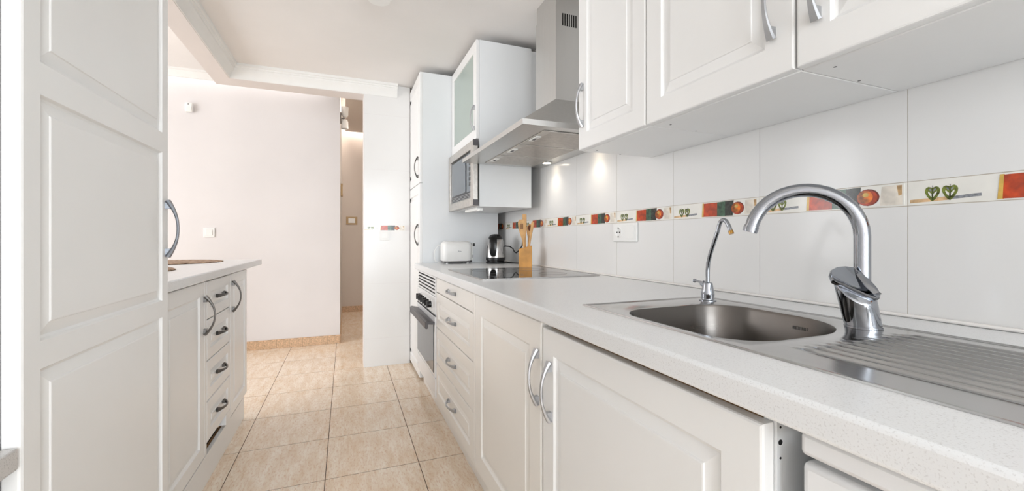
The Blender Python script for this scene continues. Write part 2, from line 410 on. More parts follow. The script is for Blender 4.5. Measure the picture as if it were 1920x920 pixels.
# ------------------------------------------------------------------ doors and handles
def panel_door(mb, w_, h, t, rails, fn, raised=True, edge=0.004, pr=1.0):
    """closed slab with raised panels. rails: (side rail, [(b0,b1),...] panel ranges). fn(a,b,d)->xyz, d outwards, door back at d=0, face at d=t"""
    e = edge
    rr = lambda i, d: [(i, i, d), (w_-i, i, d), (w_-i, h-i, d), (i, h-i, d)]
    mb.loft([[fn(*p) for p in rr(0, 0)], [fn(*p) for p in rr(0, t-e)], [fn(*p) for p in rr(e*.3, t-e*.3)], [fn(*p) for p in rr(e, t)]], True, not raised)
    if not raised: return
    s, pans = rails
    def quad(a0, b0, a1, b1): mb.add([fn(a0,b0,t), fn(a1,b0,t), fn(a1,b1,t), fn(a0,b1,t)], [(0,1,2,3)])
    quad(e, e, s, h-e); quad(w_-s, e, w_-e, h-e)
    prev = e
    for b0, b1 in pans:
        quad(s, prev, w_-s, b0); prev = b1
        rings = []
        for i, d in ((0, t), (0.0015*pr, t-0.002), (0.004*pr, t-0.0065), (0.009*pr, t-0.0085), (0.032*pr, t-0.0035), (0.0335*pr, t-0.0015), (0.036*pr, t-0.001)):
            rings.append([fn(*p) for p in ((s+i, b0+i, d), (w_-s-i, b0+i, d), (w_-s-i, b1-i, d), (s+i, b1-i, d))])
        mb.loft(rings, False, True)
    quad(s, prev, w_-s, h-e)
def FR(xf, y0, z0):   # right run: a along +y, faces -x; d outward
    return lambda a, b, d: (xf+0.02-d, y0+a, z0+b)
def FL(xf, y0, z0):   # left run: faces +x
    return lambda a, b, d: (xf-0.02+d, y0+a, z0+b)

def bow_handle(fn, L, m='handle_metal', parent=None, bulge=0.0235, wd=0.0105):
    """fn(s,wdir,d): s along the handle, wdir across, d outwards from door face"""
    mb = MB(); N = 18; rings = []
    for i in range(N+1):
        t = i/N; s = (t-0.5)*L; u = abs(2*t-1)
        d = 0.004 + bulge*(1-u**2.2)
        ww = wd*(0.40 + 0.50*u**2); th = 0.0032 + 0.0035*u**3
        nx = (2*(2*t-1))*bulge/L*1.4; ln = math.hypot(1, nx)
        a = (nx/ln*th, 1/ln*th)
        rings.append([fn(s+a[0], ww*0.75, d+a[1]*0.9), fn(s+a[0], -ww*0.75, d+a[1]*0.9), fn(s, -ww, d), fn(s-a[0], -ww*0.8, d-a[1]*0.8), fn(s-a[0], ww*0.8, d-a[1]*0.8), fn(s, ww, d)])
    mb.loft(rings)
    for sg in (-1, 1):   # feet
        s0 = sg*(L/2-0.006); s1 = sg*(L/2-0.024)
        mb.loft([[fn(s0, -wd*.62, 0), fn(s1, -wd*.62, 0), fn(s1, wd*.62, 0), fn(s0, wd*.62, 0)],
                 [fn(s0, -wd*.6, 0.008), fn(s1, -wd*.5, 0.012), fn(s1, wd*.5, 0.012), fn(s0, wd*.6, 0.008)]])
    return mb.build('handle', m, parent, smooth=35)
def vhandle(side, xf, y, zc, L, parent, m='handle_metal', **k):
    sg = -1 if side == 'R' else 1
    return bow_handle(lambda s, wv, d: (xf+sg*d, y+wv, zc+s), L, m, parent, **k)
def hhandle(side, xf, y, zc, L, parent, m='handle_metal', **k):
    sg = -1 if side == 'R' else 1
    return bow_handle(lambda s, wv, d: (xf+sg*d, y+s, zc+wv), L, m, parent, **k)

def door(parent, side, xf, y0, y1, z0, z1, rail=0.062, pans=None, m='lacquer', raised=True, name='door', pr=1.0):
    mb = MB(); h = z1-z0; fn = (FR if side == 'R' else FL)(xf, y0, z0)
    if pans is None: pans = [(rail, h-rail)]
    panel_door(mb, y1-y0, h, 0.02, (rail, pans), fn, raised, pr=pr)
    return mb.build(name, m, parent, smooth=8)

# ------------------------------------------------------------------ right run: base units
XD = 0.485; XB = XD+0.021
DG = 0.0015
# drawer unit
t = thing('drawer_cabinet', (0.8, 2.02, 0.1), 'white four-drawer base cabinet beneath the glass hob', 'cabinet')
MB().box(XB, 1.15, 1.632, 2.412, 0.1, 0.808).build('body', 'lacquer_floor_bounce', t)
for z0_, z1_, rs in ((0.722, 0.802, False), (0.522, 0.718, True), (0.318, 0.518, True), (0.108, 0.314, True)):
    d = door(t, 'R', XD, 1.66, 2.41, z0_, z1_, rail=0.05, m='lacquer_floor_bounce', raised=rs, name='drawer', pr=0.8)
    hhandle('R', XD, 2.02, (z0_+z1_)/2 + 0.002, 0.15, d, 'handle_metal')
MB().box(XD, XB, 1.632, 1.657, 0.108, 0.802).build('filler', 'lacquer_floor_bounce', t, bevel=0.002)
# door unit
t = thing('base_cabinet', (0.8, 1.32, 0.1), 'white single-door base cabinet between the drawers and the sink cabinet', 'cabinet')
MB().box(XB, 1.15, 1.016, 1.63, 0.1, 0.808).build('body', 'lacquer_floor_bounce', t)
d = door(t, 'R', XD, 1.018, 1.628, 0.108, 0.802, 0.075, m='lacquer_floor_bounce')
vhandle('R', XD, 1.036, 0.652, 0.15, d)
# sink unit
t = thing('base_cabinet', (0.8, 0.69, 0.1), 'white base cabinet under the sink with a wide raised-panel door', 'cabinet')
MB().box(XB, 1.15, 0.372, 0.39, 0.1, 0.808).build('side_panel', 'melamine', t)
MB().box(XB, 1.15, 0.996, 1.014, 0.1, 0.808).build('side_panel', 'melamine', t)
MB().box(XB, 1.15, 0.39, 0.996, 0.1, 0.118).build('bottom_panel', 'melamine', t)
MB().box(XB, XB+0.02, 0.39, 0.996, 0.765, 0.808).build('front_rail', 'raw_wood', t)
d = door(t, 'R', XD, 0.376, 1.008, 0.108, 0.792, 0.062, m='lacquer')
vhandle('R', XD, 0.960, 0.637, 0.15, d)
for z in (0.747, 0.767, 0.786):
    mb = MB(); r_ = 0.0036 if z == 0.767 else 0.0016
    mb.loft([[(XB+0.006+r_*math.cos(a), y, z+r_*math.sin(a)) for a in [2*PI*k/10 for k in range(10)]] for y in (0.3725, 0.3715)])
    mb.build('screw_hole', 'dark_void', t)
tag(MB().box(0.524, 0.54, 0.372, 3.06, 0.0, 0.099).build('plinth', 'lacquer_floor_bounce', bevel=0.001), 'white kickboard along the floor under the right base cabinets', 'plinth')

# dishwasher
t = thing('dishwasher', (0.8, 0.04, 0.0), 'white dishwasher under the worktop end beside the sink cabinet', 'dishwasher')
MB().box(0.53, 1.13, -0.26, 0.33, 0.0, 0.80).build('body', 'appliance_white', t, bevel=0.003)
MB().box(0.49, 0.529, -0.26, 0.333, 0.775, 0.803).build('control_panel', 'appliance_white', t, bevel=0.006)
MB().box(0.50, 0.529, -0.26, 0.338, 0.06, 0.764).build('door', 'appliance_white', t, bevel=0.008, seg=3)

# worktop, with cut-out for sink bowl and hob left solid elsewhere
def worktop(name, x0, x1, y0, y1, z0, z1, holes, m, label):
    xs = sorted({x0, x1, *[h[0] for h in holes], *[h[1] for h in holes]}); ys = sorted({y0, y1, *[h[2] for h in holes], *[h[3] for h in holes]})
    inside = lambda x, y: any(h[0] < x < h[1] and h[2] < y < h[3] for h in holes)
    bm = bmesh.new(); vt = {}
    def V(x, y, z):
        k = (round(x,5), round(y,5), round(z,5))
        if k not in vt: vt[k] = bm.verts.new(k)
        return vt[k]
    cells = {(i, j) for i in range(len(xs)-1) for j in range(len(ys)-1) if not inside((xs[i]+xs[i+1])/2, (ys[j]+ys[j+1])/2)}
    for i, j in cells:
        a, b, c, d = xs[i], xs[i+1], ys[j], ys[j+1]
        for z in (z0, z1): bm.faces.new([V(a,c,z), V(b,c,z), V(b,d,z), V(a,d,z)])
        for (di, dj, p, q) in ((-1,0,(a,c),(a,d)), (1,0,(b,c),(b,d)), (0,-1,(a,c),(b,c)), (0,1,(a,d),(b,d))):
            if (i+di, j+dj) not in cells: bm.faces.new([V(*p,z0), V(*q,z0), V(*q,z1), V(*p,z1)])
    bmesh.ops.recalc_face_normals(bm, faces=bm.faces)
    bmesh.ops.dissolve_limit(bm, angle_limit=0.01, verts=bm.verts, edges=bm.edges)
    me = bpy.data.meshes.new(name); bm.to_mesh(me); bm.free(); me.materials.append(MATS[m])
    org = Vector(((x0+x1)/2, (y0+y1)/2, z0))
    for v in me.vertices: v.co -= org
    o = bpy.data.objects.new(name, me); COL.objects.link(o); o.location = org
    md = o.modifiers.new('bevel', 'BEVEL'); md.width = 0.006; md.segments = 3; md.limit_method = 'ANGLE'
    for p in me.polygons: p.use_smooth = True
    me.set_sharp_from_angle(angle=math.radians(50))
    return o
tag(worktop('worktop', 0.4626, W-0.001, -0.7, 3.078, 0.811, CT, [(0.596, 0.965, 0.49, 0.875)], 'quartz', ''), 'long white speckled stone worktop of the right run', 'worktop')
struct(MB().box(W-0.012, W-0.0008, -0.7, 3.078, CT+0.0005, CT+0.008).build('trim_5', 'sealant', bevel=0.003), 'sealant strip along the back of the worktop')

# built-in oven
t = thing('built_in_oven', (0.8, 2.74, 0.1), 'white built-in oven with black knobs and handle under the worktop end', 'oven')
OY0, OY1 = 2.418, 3.058
MB().box(XD+0.012, 1.12, OY0, OY1, 0.1, 0.806).build('body', 'appliance_white', t)
gr = MB().box(XD+0.004, XD+0.012, OY0, OY1, 0.69, 0.806).build('grille', 'dark_void', t)
for k in range(6):
    z = 0.697 + k*0.0205
    MB().box(XD-0.002, XD+0.006, OY0+0.02, OY1, z-0.0055, z+0.0055).build('slat', 'appliance_white', gr, bevel=0.002)
MB().box(XD-0.002, XD+0.006, OY0, OY0+0.02, 0.69, 0.806).build('frame', 'appliance_white', gr)
cp = MB().box(XD-0.004, XD+0.012, OY0, OY1, 0.585, 0.688).build('control_panel', 'appliance_white', t, bevel=0.004)
for k in range(6):
    y = OY0 + 0.11 + k*0.078; z = 0.635
    mb = MB(); n = 16
    rr = lambda r, x: [(x, y+r*math.cos(2*PI*q/n), z+r*math.sin(2*PI*q/n)) for q in range(n)]
    kn = mb.loft([rr(0.026, XD-0.004), rr(0.026, XD-0.007), rr(0.022, XD-0.008)]).build('knob', 'white_plastic', cp, smooth=40)
    mb = MB().loft([rr(0.018, XD-0.008), rr(0.017, XD-0.022), rr(0.012, XD-0.030)]); mb.box(XD-0.036, XD-0.008, y-0.005, y+0.005, z-0.019, z+0.019)
    mb.build('knob_grip', 'black_plastic', kn, smooth=40)
od = MB().box(XD-0.006, XD+0.012, OY0, OY1, 0.225, 0.575).build('door', 'appliance_white', t, bevel=0.003)
MB().box(XD-0.009, XD-0.005, OY0+0.035, OY1-0.02, 0.245, 0.535).build('window', 'oven_glass', od, bevel=0.002)
MB().box(XD-0.0075, XD-0.0055, OY0+0.002, OY1-0.002, 0.578, 0.584).build('seal', 'dark_void', od)
mb = MB()
hp = [(XD-0.006, 0.545), (XD-0.05, 0.555), (XD-0.062, 0.548), (XD-0.062, 0.512), (XD-0.05, 0.508), (XD-0.045, 0.512), (XD-0.045, 0.535), (XD-0.006, 0.53)]
mb.prism(hp, lambda a, b, d: (a, d, b), OY0+0.005, OY1-0.03)
mb.build('handle', 'grey_plastic', od, bevel=0.004)
MB().box(XD-0.004, XD+0.012, OY0, OY1, 0.108, 0.218).build('warming_drawer', 'appliance_white', t, bevel=0.003)
MB().box(XD+0.012, XD+0.03, OY0, OY1, 0.1, 0.108).build('base_strip', 'appliance_white', t)

# tall cabinet at the end of the right run
t = thing('tall_cabinet', (0.8, 3.4, 0.0), 'tall white two-door cabinet beside the tiled pillar', 'cabinet')
TXF = 0.499; TYN = 3.08; TYF = 3.72
MB().box(TXF+0.021, 1.10, TYN, TYF, 0.02, 2.233).build('body', 'melamine', t, bevel=0.001)
MB().box(TXF+0.06, 1.05, TYN+0.03, TYF, 0.0, 0.02).build('plinth', 'lacquer', t)
d = door(t, 'R', TXF, TYN+0.001, TYF, 0.022, 1.427, 0.07, m='lacquer', raised=True); vhandle('R', TXF, TYN+0.06, 1.055, 0.155, d, 'handle_dark')
d = door(t, 'R', TXF, TYN+0.001, TYF, 1.432, 2.232, 0.07, m='lacquer', raised=True); vhandle('R', TXF, TYN+0.06, 1.55, 0.155, d, 'handle_dark')

# microwave cabinet
MX, MR, MY0, MY1, MZ0, MZ1 = 0.735, 1.10, 2.45, 3.076, 1.222, 2.232
t = thing('wall_cabinet', (0.92, 2.76, MZ0), 'white wall cabinet with frosted glass door holding the microwave', 'cabinet')
bm_ = MB(); tk = 0.018
for zz in (MZ0, 1.612, MZ1-tk): MB().box(MX+0.02, MR, MY0+tk, MY1-tk, zz, zz+tk).build('shelf', 'melamine', t)
MB().box(MX+0.02, MR, MY0, MY0+tk, MZ0, MZ1).build('side_panel', 'melamine', t, bevel=0.001)
MB().box(MX+0.02, MR, MY1-tk, MY1, MZ0, MZ1).build('side_panel', 'melamine', t)
MB().box(MR-0.006, MR, MY0+tk, MY1-tk, MZ0+tk, MZ1-tk).build('back_panel', 'melamine', t)
MB().box(MR+0.0005, W-0.002, MY0+0.012, MY1, 1.56, MZ1-0.01).build('gap_filler', 'melamine', t)  # white filler added so the narrow gap behind the cabinet looks lit
dr = thing_d = MB()
dz0, dz1 = 1.632, MZ1-0.002; fr = 0.062
dr.box(MX, MX+0.019, MY0+.001, MY0+fr, dz0, dz1).box(MX, MX+0.019, MY1-fr, MY1-.001, dz0, dz1).box(MX, MX+0.019, MY0+fr, MY1-fr, dz0, dz0+fr).box(MX, MX+0.019, MY0+fr, MY1-fr, dz1-fr, dz1)
dr = dr.build('door', 'lacquer', t, bevel=0.0015)
MB().box(MX+0.008, MX+0.012, MY0+fr-.005, MY1-fr+.005, dz0+fr-.005, dz1-fr+.005).build('pane', 'frosted_glass', dr)
vhandle('R', MX, MY0+0.034, 1.765, 0.15, dr)
# microwave
t = thing('microwave', (0.9, 2.76, 1.243), 'built-in steel-framed microwave under the frosted glass door', 'microwave')
FX = 0.712
MB().box(FX+0.035, 1.02, MY0+0.06, MY1-0.05, 1.245, 1.60).build('body', 'steel_dark', t)
fm = MB(); b0, b1 = 1.226, 1.622
fm.box(FX, FX+0.03, MY0-0.012, MY0+0.05, b0, b1).box(FX, FX+0.03, MY1-0.045, MY1-0.002, b0, b1).box(FX, FX+0.03, MY0+0.05, MY1-0.045, b1-0.05, b1).box(FX, FX+0.03, MY0+0.05, MY1-0.045, b0, b0+0.05)
fm = fm.build('frame', 'filter_metal', t, bevel=0.002)
for z in (b0, b1-0.036): MB().box(FX-0.001, FX+0.034, MY0-0.014, MY0-0.0125, z, z+0.036).build('corner_cap', 'grey_plastic', fm)
for k in range(4):
    MB().box(FX+0.006, FX+0.012, MY0+0.05, MY1-0.045, b0+0.053+k*0.009, b0+0.057+k*0.009).build('vent_slat', 'steel', fm)
md_ = MB().box(FX+0.012, FX+0.034, MY0+0.05, MY1-0.045, b0+0.05, b1-0.05).build('door', 'black_plastic', t)
MB().box(FX+0.009, FX+0.013, MY0+0.20, MY1-0.06, b0+0.10, b1-0.065).build('window', 'micro_glass', md_)
MB().box(FX+0.009, FX+0.013, MY0+0.06, MY0+0.165, b0+0.095, b1-0.06).build('control_panel', 'micro_glass', t, bevel=0.001)
for k in range(6):
    MB().box(FX+0.005, FX+0.0095, MY0+0.075, MY0+0.10, b0+0.13+k*0.032, b0+0.15+k*0.032).build('button', 'black_plastic', t)
t = tag(MB().box(0.76, 0.80, 2.52, 2.80, 1.203, 1.2215).box(0.765, 0.79, 2.49, 2.54, 1.198, 1.21).build('cabinet_light', 'white_plastic', bevel=0.003), 'slim white light fitting under the microwave cabinet', 'lamp')

# range hood
t = thing('range_hood', (0.9, 1.98, 1.475), 'brushed steel chimney range hood over the hob', 'range hood')
HY0, HY1, HXF, HZ = 1.52, 2.432, 0.645, 1.475
CX0, CY0, CY1, CZ0 = 0.965, 1.858, 2.095, 1.715
mb = MB()
xr = W-0.002
mb.loft([[(HXF,HY0,HZ),(xr,HY0,HZ),(xr,HY1,HZ),(HXF,HY1,HZ)], [(HXF,HY0,HZ+0.022),(xr,HY0,HZ+0.022),(xr,HY1,HZ+0.022),(HXF,HY1,HZ+0.022)],
         [(HXF+0.012,HY0+0.012,HZ+0.027),(xr,HY0+0.012,HZ+0.027),(xr,HY1-0.012,HZ+0.027),(HXF+0.012,HY1-0.012,HZ+0.027)],
         [(CX0,CY0,CZ0),(xr,CY0,CZ0),(xr,CY1,CZ0),(CX0,CY1,CZ0)]])
cano = mb.build('canopy', 'hood_steel', t)
MB().box(CX0+0.002, xr, CY0+0.002, CY1-0.002, CZ0, 2.185).box(CX0+0.006, xr, CY0+0.006, CY1-0.006, 2.185, CZ-0.001).build('chimney', 'hood_steel', t)
for k in range(7):
    x = CX0 + 0.038 + k*0.0125
    MB().box(x, x+0.006, CY0+0.0012, CY0+0.0025, 2.086, 2.147).build('vent_slot', 'dark_void', t)
ps = (HY1-HY0-0.10)/3
for k in range(3):
    y0_ = HY0+0.05+k*ps
    fi = MB().box(HXF+0.12, xr-0.085, y0_+0.006, y0_+ps-0.006, HZ-0.004, HZ-0.0005).build('filter', 'filter_metal', t, bevel=0.002)
    mb = MB()
    for q in range(44):
        xx = HXF+0.158+q*0.0062; mb.box(xx, xx+0.003, y0_+0.02, y0_+ps-0.02, HZ-0.0048, HZ-0.004)
    mb.build('filter_ribs', 'filter_metal', fi)['kind'] = 'stuff'
    mb = MB().box(HXF+0.125, HXF+0.15, y0_+ps/2-0.045, y0_+ps/2+0.045, HZ-0.009, HZ-0.004); mb.build('latch', 'white_plastic', fi, bevel=0.002)
    MB().box(HXF+0.13, HXF+0.142, y0_+ps/2-0.015, y0_+ps/2+0.015, HZ-0.0105, HZ-0.0085).build('latch_slot', 'grey_plastic', fi)
for y in (1.78, 2.24):
    lp = MB().lathe([(0.034, HZ-0.0005), (0.034, HZ-0.004), (0.026, HZ-0.005)], 1.105, y, 20).build('lamp', 'steel', t, smooth=40)
    MB().lathe([(0.024, HZ-0.0045), (0.024, HZ-0.0056)], 1.105, y, 20).build('lamp_lens', 'lamp_warm', lp)
    sp = bpy.data.lights.new('hood_spot', 'SPOT'); sp.energy = 1.2; sp.color = (1.0, 0.90, 0.76); sp.spot_size = math.radians(125); sp.spot_blend = 1.0; sp.shadow_soft_size = 0.02
    so = bpy.data.objects.new('hood_spot', sp); COL.objects.link(so); so.location = (1.095, y, HZ-0.012)

# upper wall cabinets
UX, UZ0, UZ1 = 0.8216, 1.357, 2.24
ulab = ['narrow white wall cabinet beside the range hood', 'white wall cabinet between the narrow one and the one at the near end', 'white wall cabinet nearest the camera, above the sink tap']
for k, (y0_, y1_) in enumerate(((1.012, 1.397), (0.568, 1.010), (0.124, 0.566))):
    t = thing('wall_cabinet', ((UX+W)/2, (y0_+y1_)/2, UZ0), ulab[k], 'cabinet', 'wall cabinets with raised-panel doors')
    MB().box(UX+0.021, W-0.002, y0_, y1_, UZ0, UZ1).build('body', 'lacquer', t, bevel=0.002)
    d = door(t, 'R', UX, y0_+DG, y1_-DG, UZ0+0.002, UZ1, 0.062 if k else 0.058, m='lacquer')
    hy = (y1_-0.032, y0_+0.045, y1_-0.042)[k]
    vhandle('R', UX, hy, (1.52, 1.515, 1.512)[k], 0.16, d)
    for xx, yy in ((UX+0.06, y1_-0.03), (W-0.16, y1_-0.002)):
        MB().lathe([(0.003, UZ0-0.0006), (0.003, UZ0+0.0005)], xx, yy-0.006, 8).build('screw_hole', 'grey_plastic', t)

# ------------------------------------------------------------------ hob, sink, taps
t = thing('cooktop', (0.83, 2.015, CT), 'black glass induction hob set in the worktop', 'cooktop')
MB().box(0.54, 1.105, 1.695, 2.325, CT+0.0002, CT+0.0055).build('glass', 'black_glass', t, bevel=0.002)
fr_ = MB()
fr_.box(0.536, 0.54, 1.691, 2.329, CT+0.0002, CT+0.006).box(1.105, 1.109, 1.691, 2.329, CT+0.0002, CT+0.006).box(0.54, 1.105, 1.691, 1.695, CT+0.0002, CT+0.006).box(0.54, 1.105, 2.325, 2.329, CT+0.0002, CT+0.006)
fr_.build('frame', 'steel', t)
for (x, y, r) in ((0.70, 1.86, 0.09), (0.70, 2.16, 0.075), (0.95, 1.86, 0.07), (0.95, 2.16, 0.09)):
    n = 32; mb = MB()
    ring = lambda rad, z: [(x+rad*math.cos(2*PI*q/n), y+rad*math.sin(2*PI*q/n), z) for q in range(n)]
    mb.loft([ring(r, CT+0.0055), ring(r, CT+0.0058), ring(r-0.003, CT+0.0058), ring(r-0.003, CT+0.0055)], False, False)
    mb.build('zone_ring', 'ring_grey', t)

# sink
t = thing('sink', (0.79, 0.45, CT), 'stainless steel inset sink with ribbed drainer', 'sink')
SX0, SX1, SY0, SY1, SZ = 0.58, 1.005, -0.06, 0.965, CT+0.0032
BX0, BX1, BY0, BY1 = 0.606, 0.953, 0.505, 0.862
def rrect(x0, x1, y0, y1, r, n=8, rs=None):
    out = []; rs = rs or (r, r, r, r)
    for (sx, sy, a0, rr_) in ((1, 1, 0, rs[0]), (-1, 1, PI/2, rs[1]), (-1, -1, PI, rs[2]), (1, -1, 1.5*PI, rs[3])):
        cx = (x1-rr_) if sx > 0 else (x0+rr_); cy = (y1-rr_) if sy > 0 else (y0+rr_)
        for q in range(n+1):
            a = a0 + q/n*PI/2; out.append((cx+rr_*math.cos(a), cy+rr_*math.sin(a)))
    return out
R4 = (0.10, 0.09, 0.09, 0.15)   # basin corner radii: far-rear, far-front, near-front, near-rear
hole = rrect(BX0, BX1, BY0, BY1, 0.09, 8, R4)
def ring_rect(x0, x1, y0, y1, pts):
    """outer ring on rectangle border matching the basin ring point for point"""
    cx, cy = (BX0+BX1)/2, (BY0+BY1)/2; out = []
    for px, py in pts:
        dx, dy = px-cx, py-cy
        tt = min(((x1-cx)/dx if dx > 1e-9 else (x0-cx)/dx if dx < -1e-9 else 1e9), ((y1-cy)/dy if dy > 1e-9 else (y0-cy)/dy if dy < -1e-9 else 1e9))
        out.append((cx+dx*tt, cy+dy*tt))
    return out
PB = 0.475    # deck around bowl ends here, drainer begins
o1 = ring_rect(SX0+0.008, SX1-0.008, PB, SY1-0.008, hole)
def snap_corners(o, x0, x1, y0, y1):
    o = list(o)
    for c in ((x0,y0),(x1,y0),(x1,y1),(x0,y1)):
        i = min(range(len(o)), key=lambda q: (o[q][0]-c[0])**2+(o[q][1]-c[1])**2); o[i] = c
    return o
o1 = snap_corners(o1, SX0+0.008, SX1-0.008, PB, SY1-0.008)
hl = lambda pts, z: [(x, y, z) for x, y in pts]
shr = lambda d: rrect(BX0+d, BX1-d, BY0+d, BY1-d, 0.09, 8, tuple(max(r-d, 0.02) for r in R4))
DZ = SZ-0.0022
mb = MB().loft([hl(o1, DZ), hl(shr(-0.004), DZ), hl(shr(0), DZ-0.0015)], False, False)
mb.build('deck', 'sink_steel', t, smooth=30)
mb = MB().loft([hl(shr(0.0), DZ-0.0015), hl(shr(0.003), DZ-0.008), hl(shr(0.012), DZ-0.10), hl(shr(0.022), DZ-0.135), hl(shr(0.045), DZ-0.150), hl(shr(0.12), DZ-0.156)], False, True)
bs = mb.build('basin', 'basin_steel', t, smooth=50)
MB().lathe([(0.042, DZ-0.1555), (0.040, DZ-0.153), (0.028, DZ-0.153), (0.026, DZ-0.155)], 0.76, 0.69, 24).build('drain', 'steel', bs, smooth=40)
# rim all round
mb = MB()
rim = lambda i, z: [(SX0+i, SY0+i, z), (SX1-i, SY0+i, z), (SX1-i, SY1-i, z), (SX0+i, SY1-i, z)]
mb.loft([rim(0, CT+0.0002), rim(0.0005, SZ-0.0005), rim(0.003, SZ), rim(0.006, SZ-0.0003), rim(0.0095, DZ-0.0004)], False, False)
mb.build('rim', 'sink_steel', t, smooth=60)
# drainer with ribs, as one swept section
ribs = []
nr = 11; xa, xb = SX0+0.075, SX1-0.062; step = (xb-xa)/nr
sec = [(SX0+0.0085, DZ)]
for k in range(nr):
    c = xa + (k+0.5)*step
    for u_, h_ in ((-0.42, 0), (-0.20, 0.0006), (-0.10, 0.0044), (0.0, 0.0056), (0.10, 0.0044), (0.20, 0.0006), (0.42, 0)): sec.append((c+u_*step, h_))
sec2 = [(SX0+0.0085, 0)] + sec[1:] + [(SX1-0.0085, 0)]
rows_ = []
for y, sc in ((PB, 0), (0.462, 0), (0.445, 0.5), (0.425, 1), (0.02, 1), (-0.01, 0.5), (-0.03, 0), (SY0+0.0085, 0)):
    rows_.append([(x, y, DZ + h_*sc) for x, h_ in sec2])
MB().loft(rows_, False, False, closed=False).build('drainer', 'sink_steel', t, smooth=60)
# small embossed maker's mark on the basin back wall
mb = MB()
for q in range(5): mb.box(0.9442, 0.9462, 0.620+q*0.008, 0.625+q*0.008, DZ-0.030, DZ-0.023)
mb.build('stamp', 'sink_steel', bs)

# main tap
t = thing('kitchen_faucet', (0.945, 0.52, SZ), 'chrome single-lever kitchen tap with a high curved spout', 'faucet')
FXc, FYc = 0.945, 0.515
n = 32
def ell(cx, cy, z, rx, ry, tilt=0.0, ty=0.0): return [(cx+rx*math.cos(2*PI*k/n), cy+ry*math.sin(2*PI*k/n), z + tilt*rx*math.cos(2*PI*k/n) + ty*ry*math.sin(2*PI*k/n)) for k in range(n)]
e1 = Vector((0.930, -0.367, 0)); away = Vector((0.367, 0.930, 0)); e2 = (away*0.72 + Vector((0, 0, 0.69))).normalized(); en = e1.cross(e2)
def circ(c, r, slope=0.0):
    out = []
    for k in range(n):
        p = e1*(r*math.cos(2*PI*k/n)) + away*(r*math.sin(2*PI*k/n)); out.append(c + p + Vector((0, 0, slope*r*math.sin(2*PI*k/n))))
    return out
B = Vector((FXc, FYc, 0.0))
def bc(h): return B - e1*(0.235*h + 0.002) + Vector((0, 0, DZ+0.0004+h))     # the body leans to one side
mb = MB().loft([circ(bc(0), .0305), circ(bc(0.004), .0305), circ(bc(0.0045), .0295), circ(bc(0.03), .0305, 0.08), circ(bc(0.05), .032, 0.35), circ(bc(0.080), .034, 0.96), circ(bc(0.0835), .0325, 0.96)])
mb.build('body', 'chrome', t, smooth=40)
# lever: a rounded three-cornered lid on the slanting top of the body, with a raised fin ending in a lip
L0 = bc(0.0865)
ol = [(-.041, .003), (-.038, .018), (-.029, .030), (-.014, .038), (.004, .040), (.018, .037), (.027, .022), (.0325, .002), (.034, -.018), (.031, -.033), (.024, -.041), (.014, -.041), (.004, -.034), (-.010, -.022), (-.026, -.008), (-.037, -.001)]
lid = lambda sc, d: [L0 + e1*(a*sc) + e2*(b*sc) + en*d for a, b in ol]
lv = MB().loft([lid(0.95, -0.004), lid(1.0, -0.001), lid(1.0, 0.004), lid(0.96, 0.0065), lid(0.88, 0.0055), lid(0.4, 0.004)]).build('lever', 'chrome', t, smooth=35)
fin = []
for k in range(9):
    q = k/8; c = L0 + e1*(0.020-0.006*math.sin(q*PI)) + e2*(0.036 - 0.072*q) + en*(0.005 + 0.006*q)
    fin.append([c - e1*(0.002+0.006*q*q), c + en*(0.003+0.002*q), c + e1*(0.002+0.006*q*q), c - en*0.004])
MB().loft(fin).build('lever_fin', 'chrome', lv, smooth=60)
dv = Vector((-0.115, 0.155, 0)).normalized(); R_ = 0.0985; ZA = 1.030
sp0 = Vector((FXc+0.026, FYc+0.018, 0))
pts = [sp0+Vector((0,0,z)) for z in (DZ+0.07, 0.95, 0.985, ZA)]
for k in range(1, 19):
    a = math.radians(k*9.3); pts.append(sp0 + dv*(R_*(1-math.cos(a))) + Vector((0, 0, ZA + R_*math.sin(a))))
spout = MB().tube(pts, 0.0142, 24).build('spout', 'chrome', t, smooth=50)
end = pts[-1]; dd = (pts[-1]-pts[-2]).normalized()
MB().tube([end-dd*0.002, end+dd*0.004, end+dd*0.012], [0.0152, 0.0156, 0.0148], 24).build('aerator', 'chrome', spout, smooth=40)
MB().tube([end+dd*0.0118, end+dd*0.0125], [0.0105, 0.0105], 16).build('aerator_mesh', 'steel_dark', spout)

# filter tap
t = thing('filter_faucet', (0.944, 0.898, DZ), 'slim chrome drinking-water tap at the far end of the sink', 'faucet')
QX, QY = 0.944, 0.898
MB().lathe([(0.0225, DZ), (0.0225, DZ+0.003), (0.017, DZ+0.005), (0.0165, DZ+0.008), (0.0175, DZ+0.018), (0.015, DZ+0.035), (0.0125, DZ+0.050), (0.0095, DZ+0.052)], QX, QY, 24).build('body', 'chrome', t, smooth=45)
pts = [(QX, QY, DZ+0.045), (QX, QY, 0.935), (QX, QY-0.002, 0.958), (QX, QY-0.006, 0.972)]
pts += [(QX, QY-0.010-0.026*k/4, 0.985+0.065*k/4) for k in range(5)]
for dy_, z_ in ((0.0385, 1.060), (0.0425, 1.069), (0.048, 1.0745), (0.054, 1.0755), (0.060, 1.073), (0.066, 1.0655), (0.071, 1.056)): pts.append((QX, QY-dy_, z_))
pts.append((QX, QY-0.0765, 1.043))
tube_ = MB().tube(pts, 0.0055, 12).build('spout', 'chrome', t, smooth=60)
MB().tube([(QX, QY-0.0755, 1.046), (QX, QY-0.0785, 1.0375)], 0.0064, 12).build('tip', 'brass', tube_, smooth=50)
mb = MB().tube([(QX-0.002, QY+0.006, DZ+0.040), (QX-0.004, QY+0.016, DZ+0.050)], 0.0085, 14)
mb.tube([(QX-0.004, QY+0.012, DZ+0.050), (QX-0.006, QY+0.036, DZ+0.0525)], [0.0035, 0.003], 10)
